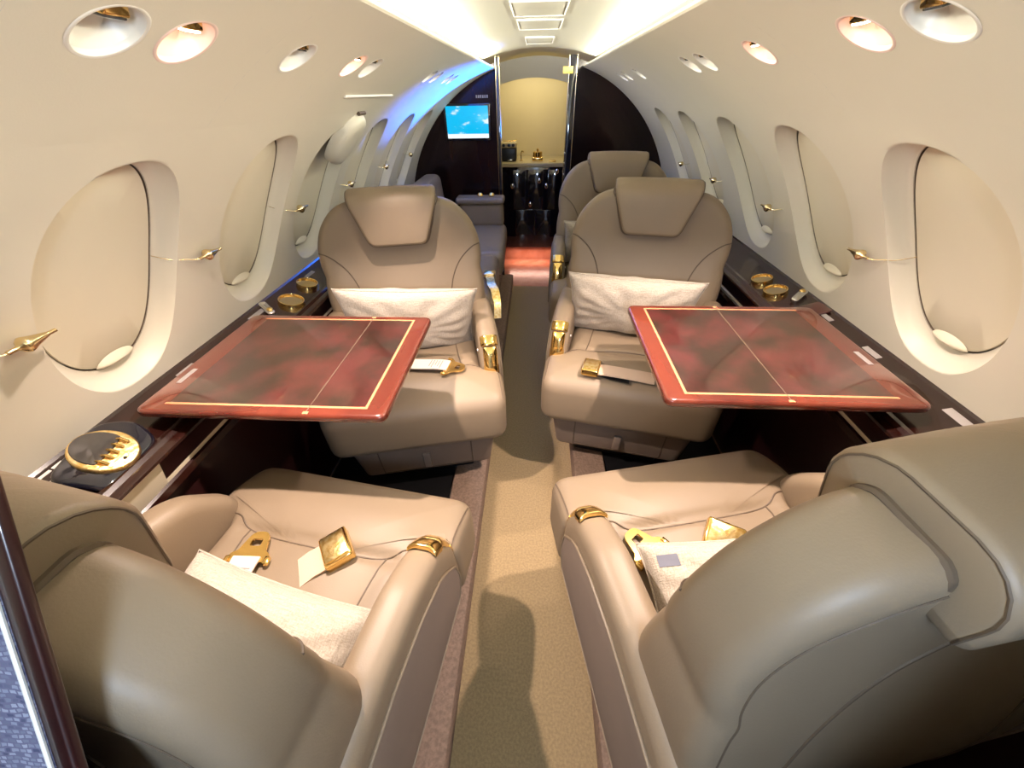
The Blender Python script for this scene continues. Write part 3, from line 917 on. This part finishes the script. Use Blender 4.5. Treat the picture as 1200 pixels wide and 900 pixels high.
    for k in range(1, 9):
        a = PI/2*k/8
        path.append((ptop[0]-.03*math.sin(a), ptop[1]-.03*(1-math.cos(a))))
    pl_ = path[-1]
    for k in range(1, 5):
        path.append((pl_[0]+.004*k/4, pl_[1]-.045*k/4))
    path = [Vector(p) for p in path]
    S = [0]
    for a, b in zip(path, path[1:]): S.append(S[-1]+(b-a).length)
    tot = S[-1]
    def at(s):
        s = max(0, min(tot, s))
        for i in range(len(S)-1):
            if s <= S[i+1]:
                f = (s-S[i])/(S[i+1]-S[i]); return path[i].lerp(path[i+1], f), (path[i+1]-path[i]).normalized()
        return path[-1], (path[-1]-path[-2]).normalized()
    def HT(p):
        u, s, w = p
        q, d = at(s)
        nx = Vector((d.y, -d.x))       # outward normal
        return BT((u, q.y+nx.y*w, q.x+nx.x*w))
    out = rpoly([(-.095, 0, .035), (.095, 0, .035), (.145, L1-.01, .03), (.147, tot-.02, .012), (.140, tot, .018), (-.140, tot, .018), (-.147, tot-.02, .012), (-.145, L1-.01, .03)], .011)
    mb = MB(); mb.puff(out, hth, .011, .003, 0, rings=12, T=HT)
    hd = mb.obj('headrest', L, t, sharp=60)
    hs = MB(); hs.tube([HT((x, y_, -.013)) for x, y_ in rpoly([(-.0965, -.002, .035), (.0965, -.002, .035), (.1465, L1-.01, .03), (.1485, tot-.02, .012), (.1415, tot+.0005, .018), (-.1415, tot+.0005, .018), (-.1485, tot-.02, .012), (-.1465, L1-.01, .03)], .008)], .0042, 6, closed=True); hs.obj('headrest_shade_line', 'seam', hd)  # dark tube standing in for the shadow along the headrest edge
    hs = MB(); hs.tube([HT((x, y_, hth*.72)) for x, y_ in rpoly([(-.0942, .0008, .035), (.0942, .0008, .035), (.1442, L1-.01, .03), (.1462, tot-.02, .012), (.1392, tot-.001, .018), (-.1392, tot-.001, .018), (-.1462, tot-.02, .012), (-.1442, L1-.01, .03)], .008)], .0014, 5, closed=True); hs.obj('headrest_seam', 'seam', hd)
    # armrests
    for s in (-1, 1):
        aisle = s != window_side
        prof = [(-.34, .24, .02), (.120, .30, .02), (.148, .38, .05), (.138, .475, .05), (.085, .556, .12), (-.01, .590, .12), (-.13, .596, .08), (-.34, .56, .05)]
        if not aisle:
            prof = [(-.23, .30, .02), (.135, .30, .02), (.155, .40, .05), (.14, .49, .06), (.07, .575, .12), (-.03, .600, .12), (-.14, .595, .08), (-.23, .57, .05)]
        o2 = rpoly(prof, .014)
        mb = MB(); mb.puff(o2, .036, .028, .002, .002, rings=5, T=lambda p, s=s: (s*.266+p[2], p[0], p[1]))
        am = mb.obj('armrest', L, t, sharp=70)
        # raised side panel with piping on the outer face
        o3 = rpoly([(-.32, .265, .02), (.098, .315, .02), (.120, .38, .05), (.108, .445, .05), (.055, .510, .10), (-.03, .536, .10), (-.12, .541, .08), (-.32, .51, .03)], .014)
        mb = MB(); mb.puff(o3, .006, .005, .001, rings=3, T=lambda p, s=s: (s*(.266+.035)+p[2], p[0], p[1]))
        mb.obj('side_panel', 'panel_leather', am)
        pp = MB(); pp.tube([(s*(.266+.0395), y, z) for y, z in o3], .0030, 6, closed=True); pp.obj('piping', L, am)
        if aisle:
            # gold end cap that runs over the front of the arm
            pth = spline([(.066, .5700), (.086, .5560), (.105, .5370), (.122, .5080), (.135, .4750), (.143, .4380), (.147, .4080)], 5)
            Ls = [0]
            for a, b in zip(pth, pth[1:]): Ls.append(Ls[-1]+(b-a).length)
            tt = Ls[-1]
            def CT(p, s=s):
                u, q, w = p
                q = max(0, min(tt, q))
                for i in range(len(Ls)-1):
                    if q <= Ls[i+1]+1e-9:
                        f = (q-Ls[i])/(Ls[i+1]-Ls[i]); c = pth[i].lerp(pth[i+1], f); d = (pth[i+1]-pth[i]).normalized(); break
                n = Vector((-d.y, d.x))
                w -= .028-math.sqrt(max(0, .028**2-max(0, abs(u)-.008)**2))
                return (s*.266+u, c.x+n.x*w, c.y+n.y*w)
            mb = MB(); mb.puff(rpoly([(-.024, tt*.28, .006), (.024, tt*.28, .006), (.024, tt*.78, .022), (-.024, tt*.78, .022)], .005), .006, .005, .003, rings=4, T=CT); mb.obj('gold_cap', 'gold', am)
            mb = MB(); mb.puff(rpoly([(-.030, tt*.06, .004), (.030, tt*.06, .004), (.030, tt*.26, .004), (-.030, tt*.26, .004)], .005), .005, .003, .002, rings=3, T=CT); mb.obj('gold_plate', 'gold', am)
            mb = MB(); mb.tube([CT(p) for p in [(-.022, tt*.62, .001), (-.022, tt*.78, .001), (-.016, tt*.91, .001), (0, tt*.96, .001), (.016, tt*.91, .001), (.022, tt*.78, .001), (.022, tt*.62, .001)]], .0040, 8); mb.obj('ring_pull', 'gold', am)
            mb = MB(); mb.puff(rpoly([(-.019, tt*.77, .004), (.019, tt*.77, .004), (.012, tt*.88, .006), (-.012, tt*.88, .006)], .006), .003, .002, rings=3, T=CT); mb.obj('slot', 'black', am)
            mb = MB(); mb.lathe([(.0045, 0), (.0045, .003), (.0001, .0045)], 12, lambda p, s=s: (s*(.266-.037)-s*p[2], 
                .055+p[0], .495+p[1])); mb.obj('button', 'white', am)
    return t, cush_bvh, bb, BT
SG = 'tan leather club seats'
rad = math.radians
nearL = seat('club_seat', 'tan leather seat seen from behind at lower left', (-.470, .316, ZP), rad(-9), rad(0), SG, -1)
nearR = seat('club_seat', 'tan leather seat seen from behind at lower right', (.402, .418, ZP), rad(13), rad(1), SG, 1)
farL = seat('club_seat', 'tan leather seat facing the camera behind the left table', (-.430, 1.125, ZP), rad(180+13), rad(8), SG, 1)
farR = seat('club_seat', 'tan leather seat facing the camera behind the right table', (.375, 1.24, ZP), rad(168.3), rad(8), SG, -1)
thirdR = seat('club_seat', 'tan leather seat farthest away on the right by the bulkhead', (.390, 1.97, ZP), rad(176), rad(8), SG, -1)

# ------------------------------------------------------------------ pillows
def pillow(label, W, Hh, T_, mtx, seed, pinch=.07):
    mb = MB(); n = 44
    def side(sg):
        def fn(u, v):
            a, b = 2*u-1, 2*v-1
            x = W/2*a*(1-pinch*(1-b*b)*abs(a)); y = Hh/2*b*(1-pinch*1.3*(1-a*a)*abs(b))
            k = max(0, (1-a*a))*max(0, (1-b*b))
            z = T_/2*k**.42
            q = Vector((x*9, y*9, seed+sg*3))
            wr = noise.noise(q)*.010 + noise.noise(q*2.7)*.004
            # creases gathering towards the corners
            cr = .006*math.sin(14*math.atan2(b, a)+seed)*min(1, (a*a+b*b)/1.2)*(k**.3)
            z = z*(1+.10*noise.noise(q*.5)) + (wr+cr)*min(1, k*3)
            return (x, y, sg*max(z, 0))
        return fn
    mb.grid(side(1), n, n); mb.grid(side(-1), n, n)
    t = thing('pillow', label, 'pillow', group='cream lumbar pillows', mtx=mtx)
    mb.obj('cover', 'linen', t, sharp=80)
    e = MB()
    per = []
    for k in range(24): per.append((-1+2*k/24, -1))
    for k in range(24): per.append((1, -1+2*k/24))
    for k in range(24): per.append((1-2*k/24, 1))
    for k in range(24): per.append((-1, 1-2*k/24))
    e.tube([(W/2*a*(1-pinch*(1-b*b)*abs(a)), Hh/2*b*(1-pinch*1.3*(1-a*a)*abs(b)), 0) for a, b in per], .0022, 6, closed=True)
    e.obj('edge_seam', 'linen', t)
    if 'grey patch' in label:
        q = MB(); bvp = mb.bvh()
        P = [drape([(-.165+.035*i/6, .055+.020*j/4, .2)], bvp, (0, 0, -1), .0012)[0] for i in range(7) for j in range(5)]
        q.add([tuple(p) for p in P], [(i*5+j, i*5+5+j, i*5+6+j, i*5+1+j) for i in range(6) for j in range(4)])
        q.obj('daylight_patch', 'patch_grey', t)  # bluish grey patch painting a reflection of daylight on the cover
    return t
def on_seat(root, loc, rx, ry=0, rz=0):
    base = Matrix.Translation(root.location) @ Matrix.Rotation(root.rotation_euler.z, 4, 'Z')
    return base @ Matrix.Translation(loc) @ Matrix.Rotation(rz, 4, 'Z') @ Matrix.Rotation(ry, 4, 'Y') @ Matrix.Rotation(rx, 4, 'X')
pillow('cream linen lumbar pillow on the seat behind the left table', .46, .28, .12, on_seat(farL[0], (-.005, -.052, .585), rad(72), rad(-5)), 1.3)
pillow('cream linen lumbar pillow on the seat behind the right table', .46, .27, .12, on_seat(farR[0], (.03, -.052, .585), rad(72), rad(0)), 5.1)
pillow('cream linen pillow on the near left seat', .40, .22, .16, on_seat(nearL[0], (.02, -.110, .468), rad(24), rad(4), rad(-3)), 9.7)
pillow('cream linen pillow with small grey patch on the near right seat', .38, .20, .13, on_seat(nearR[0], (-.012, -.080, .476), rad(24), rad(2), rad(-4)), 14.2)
pillow('cream linen pillow on the farthest right seat', .44, .25, .13, on_seat(thirdR[0], (.03, -.062, .585), rad(72)), 21.0)

# ------------------------------------------------------------------ seat belts
def buckle_belt(st, x, y, ang, label, cat='seat belt buckle', path=None, tilt=0):
    root, bv, bb, BT = st
    h = bv.ray_cast(Vector((x, y, 1)), Vector((0, 0, -1)))
    z = h[0].z
    base = Matrix.Translation(root.location) @ Matrix.Rotation(root.rotation_euler.z, 4, 'Z')
    m = base @ Matrix.Translation((x, y, z+.004)) @ Matrix.Rotation(ang, 4, 'Z') @ Matrix.Rotation(tilt, 4, 'X') @ Matrix.Scale(1.3, 4)
    t = thing('belt_buckle', label, cat, group='gold seat belt buckles', mtx=m)
    mb = MB(); mb.box((-.028, -.022, .0), (.028, .022, .020), .004, 3); mb.obj('case', 'gold', t)
    mb = MB(); mb.box((-.023, -.018, .018), (.023, .018, .0225), .0015); mb.obj('lid', 'goldtex', t)
    mb = MB(); mb.ribbon([(0, -.018, .008), (.0, -.04, .010), (.004, -.075, .008), (.010, -.12, .004), (.012, -.16, .002)], .046, .003, (1, 0, 0)); mb.obj('strap', 'strap', t)
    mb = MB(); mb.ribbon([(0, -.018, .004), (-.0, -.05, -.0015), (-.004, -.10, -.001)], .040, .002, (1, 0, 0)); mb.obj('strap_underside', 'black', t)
def tongue_belt(st, x, y, ang, label, tagp=True, tilt=0):
    root, bv, bb, BT = st
    z = bv.ray_cast(Vector((x, y, 1)), Vector((0, 0, -1)))[0].z
    base = Matrix.Translation(root.location) @ Matrix.Rotation(root.rotation_euler.z, 4, 'Z')
    m = base @ Matrix.Translation((x, y, z+.010)) @ Matrix.Rotation(ang, 4, 'Z') @ Matrix.Rotation(tilt, 4, 'X') @ Matrix.Scale(1.22, 4)
    t = thing('belt_tongue', label, 'seat belt tongue', group='gold seat belt tongues', mtx=m)
    # plate with a slot: two half outlines joined round the hole
    mb = MB(); n = 40; outer = []; inner = []
    O = rpoly([(-.034, -.020, .004), (.034, -.020, .004), (.034, -.006, .006), (.024, .0, .006), (.014, .034, .016), (-.014, .034, .016), (-.024, .0, .006), (-.034, -.006, .006)], .004)
    for p in O:
        a = math.atan2(p[1]-.014, p[0])
        c, s = sup(a, 6)
        outer.append(p); inner.append((c*.0095, .014+s*.0065))
    N = len(O)
    vs = [(x_, y_, .0045) for x_, y_ in outer]+[(x_, y_, .0045) for x_, y_ in inner]+[(x_, y_, 0) for x_, y_ in outer]+[(x_, y_, 0) for x_, y_ in inner]
    fs = []
    for k in range(N):
        l = (k+1) % N
        fs += [(k, l, N+l, N+k), (2*N+k, 3*N+k, 3*N+l, 2*N+l), (k, 2*N+k, 2*N+l, l), (N+k, N+l, 3*N+l, 3*N+k)]
    mb.add(vs, fs); mb.obj('plate', 'gold', t, sharp=30)
    for s in (-1, 1):
        q = MB(); q.box((s*.034-.004, -.024, -.002), (s*.034+.004, -.010, .007), .002); q.obj('lug', 'gold', t)
    mb = MB(); mb.ribbon([(0, -.012, .006), (0, -.04, .007), (.003, -.09, .004), (.006, -.14, .002)], .046, .003, (1, 0, 0)); st_ = mb.obj('strap', 'strap' if not tagp else 'tag', t)
    if tagp:
        for k in range(5):
            q = MB(); q.box((-.018, -.034-.008*k, .0085-.0003*k), (.018-.006*(k % 3), -.032-.008*k, .0094-.0003*k)); q.obj('tag_line', 'placard', st_, smooth=False)
def local(st, wx, wy):
    r = st[0]; v = Matrix.Rotation(-r.rotation_euler.z, 2) @ Vector((wx-r.location.x, wy-r.location.y)); return v.x, v.y
bx, by = local(nearL, -.395, .385); buckle_belt(nearL, bx, by, rad(-45), 'shiny gold buckle with strap on the near left seat', tilt=rad(8))
bx, by = local(nearL, -.572, .372); tongue_belt(nearL, bx, by, rad(10), 'gold belt tongue with white paper tag on the near left seat')
bx, by = local(nearR, .408, .450); buckle_belt(nearR, bx, by, rad(-38), 'gold framed buckle half behind the pillow on the near right seat', tilt=rad(25))
bx, by = local(nearR, .238, .420); tongue_belt(nearR, bx, by, rad(28), 'gold belt tongue beside the pillow on the near right seat', tagp=False)
bx, by = local(farR, .20, 1.055); buckle_belt(farR, bx, by, rad(-95), 'gold buckle under the pillow on the seat behind the right table')
bx, by = local(farL, -.27, 1.03); tongue_belt(farL, bx, by, rad(70), 'belt tongue with paper tag on the seat behind the left table')

# ------------------------------------------------------------------ divan on the far left
def divan():
    t = thing('divan', 'tan leather divan along the left wall in front of the bulkhead', 'divan', (0, 0, ZP))
    y0, y1 = 1.62, 2.97
    mb = MB(); mb.puff(rpoly([(-.78, y0, .03), (-.215, y0, .05), (-.235, y1, .06), (-.78, y1, .03)], .03), .15, .03, rings=5, T=lambda p: (p[0]+.05*max(0, (p[2]+.15)/.3)*(1 if p[0] > -.4 else 0)-.035*(p[0] > -.4), p[1], p[2]+.155)); mb.obj('base', 'leather', t)
    ym = 2.27
    for a, b in ((y0, ym-.003), (ym+.003, y1-.005)):
        mb = MB(); mb.puff(rpoly([(-.74, a, .03), (-.19, a, .04), (-.215, b, .05), (-.74, b, .03)], .025), .075, .045, .012, rings=8, T=lambda p: (p[0], p[1], p[2]+.375)); mb.obj('seat_cushion', 'leather', t)
    mb = MB(); mb.puff(rpoly([(-.12, .0, .03), (.0, .0, .03), (-.03, .36, .05), (-.16, .36, .05)], .03), .5*(y1-y0)*.5, .04, .01, rings=5, T=lambda p: (p[0]-.64, y1-.36+p[2]*1.0, p[1]+.42)); mb.obj('backrest', 'leather', t)
    mb = MB(); mb.puff(rpoly([(-.55, .44, .03), (-.235, .44, .03), (-.235, .60, .04), (-.55, .60, .04)], .02), .055, .03, .004, rings=5, T=lambda p: (p[0], 2.925+p[2], p[1])); ar = mb.obj('armrest', 'leather', t)
    mb = MB(); mb.puff(rpoly([(-.57, -.07, .02), (-.225, -.07, .02), (-.225, .06, .02), (-.57, .06, .02)], .02), .022, .018, .004, rings=5, T=lambda p: (p[0], 2.92+p[1], p[2]+.615)); mb.obj('arm_pad', 'leather', t)
    return t
divan()
for i, x in enumerate((-.395, -.315)):
    q = MB(); q.lathe([(.012, 0), (.016, .006), (.012, .018), (.006, .024), (.0001, .025)], 16, lambda p, x=x: (x+p[0]*1.4, 2.90+p[1], ZP+.640+p[2]))
    tag(q.obj('arm_stud', 'gold'), ('left' if i == 0 else 'right')+' of two small gold studs on the divan armrest', 'stud', 'gold studs on the divan armrest')
t = thing('divan_belt', 'gold seat belt draped on the divan cushion behind the left seat', 'seat belt', (-.225, 1.80, ZP+.462))
mb = MB(); mb.puff(rpoly([(-.03, -.035, .01), (.03, -.03, .01), (.03, .03, .01), (-.03, .035, .01)], .008), .010, .007, .004, rings=3, T=lambda p: (p[0]-.01, p[1]+.10, p[2]+.008)); mb.obj('buckle', 'goldtex', t)
mb = MB(); mb.ribbon(spline([(-.02, .09, .006), (0, .04, .006), (.012, -.03, .006), (.035, -.08, -.008), (.045, -.12, -.05), (.047, -.15, -.12)], 4), .04, .004, (1, .25, 0)); mb.obj('strap', 'goldtex', t)
q = MB(); q.box((.155, 1.80, ZP+.11), (.185, 1.83, ZP+.17), .004)
o = thing('red_pull', 'small red pull tab low at the aisle side of the farthest right seat', 'pull tab', (.205, 1.70, ZP+.001))
q = MB(); q.box((-.013, -.012, 0), (.013, .012, .05), .003); q.obj('tab', 'red', o)
q = MB(); q.tube([(0, 0, .045), (0, .0, .085)], .003, 8); q.obj('stalk', 'black', o)

# ------------------------------------------------------------------ partition at the lower left
LEAN = math.atan(.48)
LX = .35
t = thing('tweed_divider', 'leaning dark framed divider panel of blue tweed at the lower left corner', 'divider', (-.615, -.41, ZP))
def TL(p): return (p[0], p[1]*math.cos(LEAN)+p[2]*math.sin(LEAN), p[2]*math.cos(LEAN)-p[1]*math.sin(LEAN))
LX = .350
mb = MB(); mb.box((-.30, -.0065, .02), (LX-.012, .000, 1.215), .002, 3, TL); mb.obj('panel', 'tweed', t)
mb = MB(); mb.box((LX-.013, -.0045, .02), (LX, .002, 1.215), .002, 3, TL); mb.obj('frame', 'maroon', t)
mb = MB(); mb.tube([TL((LX-.0125, -.006, .03)), TL((LX-.0125, -.006, 1.215))], .0012, 6); mb.obj('piping', 'white', t)
for nm, a, b, yw in (('left', -.95, -.30, -.55), ('right', .215, .95, -.16)):
    q = MB(); n_ = 12
    P = [(a+(b-a)*k/n_, ZC+math.sqrt(RW**2-min(.9, abs(a+(b-a)*k/n_))**2)) for k in range(n_+1)]
    poly = [(a, 0)]+P+[(b, 0)]; n_ = len(poly)
    q.add([(x, yw, z) for x, z in poly]+[(x, yw+.03, z) for x, z in poly], [tuple(range(n_)), tuple(range(n_, 2*n_))[::-1]]+[(k, (k+1) % n_, n_+(k+1) % n_, n_+k) for k in range(n_)])
    structure(q.obj('wall_rear_'+nm, 'wood', smooth=False))
# ------------------------------------------------------------------ lights
for s in (-1, 1):
    ld = bpy.data.lights.new('cove_light', 'AREA'); ld.shape = 'RECTANGLE'; ld.size = .022; ld.size_y = Y1-Y0-.1
    ld.energy = 24.5; ld.color = (1, .95, .78)
    lo = bpy.data.objects.new('cove_light', ld); COL.objects.link(lo)
    lo.location = (s*.340, (Y0+Y1)/2, 1.4505)
    zax = -Vector((-s, 0, .22)).normalized(); yax = Vector((0, 1, 0)); xax = yax.cross(zax)
    m = Matrix((xax, yax, zax)).transposed().to_4x4(); m.translation = lo.location; lo.matrix_world = m
def area(name, loc, d, sx, sy, e, col, spread=180):
    ld = bpy.data.lights.new(name, 'AREA'); ld.shape = 'RECTANGLE'; ld.size = sx; ld.size_y = sy; ld.energy = e; ld.color = col; ld.spread = math.radians(spread)
    lo = bpy.data.objects.new(name, ld); COL.objects.link(lo); lo.location = loc
    lo.rotation_euler = Vector(d).normalized().to_track_quat('-Z', 'Y').to_euler()
    return lo
area('galley_lamp', (-.03, 3.80, 1.44), (0, .4, -1), .5, .04, 1.9, (1, .84, .50))
area('kick_lamp', (-.03, 3.60, .125), (0, -.3, -1), .42, .02, 1.0, (1, .55, .42))
area('rear_daylight', (.06, -.36, 1.33), (0, 1, -.75), .12, .14, 5.2, (.56, .74, 1))
# daylight from the entry door reaching the left wall through the galley opening
ld = bpy.data.lights.new('entry_daylight', 'SPOT'); ld.energy = 1300; ld.color = (.008, .14, 1); ld.spot_size = rad(24); ld.spot_blend = .7; ld.shadow_soft_size = .03
lo = bpy.data.objects.new('entry_daylight', ld); COL.objects.link(lo); lo.location = (.30, 3.72, .98)
lo.rotation_euler = (Vector((-.47, 2.52, 1.36))-Vector(lo.location)).to_track_quat('-Z', 'Y').to_euler()
w = bpy.data.worlds.new('world'); sc.world = w; w.use_nodes = True
w.node_tree.nodes['Background'].inputs[0].default_value = (.75, .82, 1, 1)
w.node_tree.nodes['Background'].inputs[1].default_value = .5
# ------------------------------------------------------------------ view
sc.view_settings.view_transform = 'Standard'; sc.view_settings.look = 'None'
sc.view_settings.gamma = 1; sc.view_settings.use_curve_mapping = False
sc.view_settings.exposure = .30
sc.cycles.use_denoising = True
sc.cycles.max_bounces = 10; sc.cycles.diffuse_bounces = 6; sc.cycles.glossy_bounces = 4
sc.cycles.sample_clamp_indirect = 6
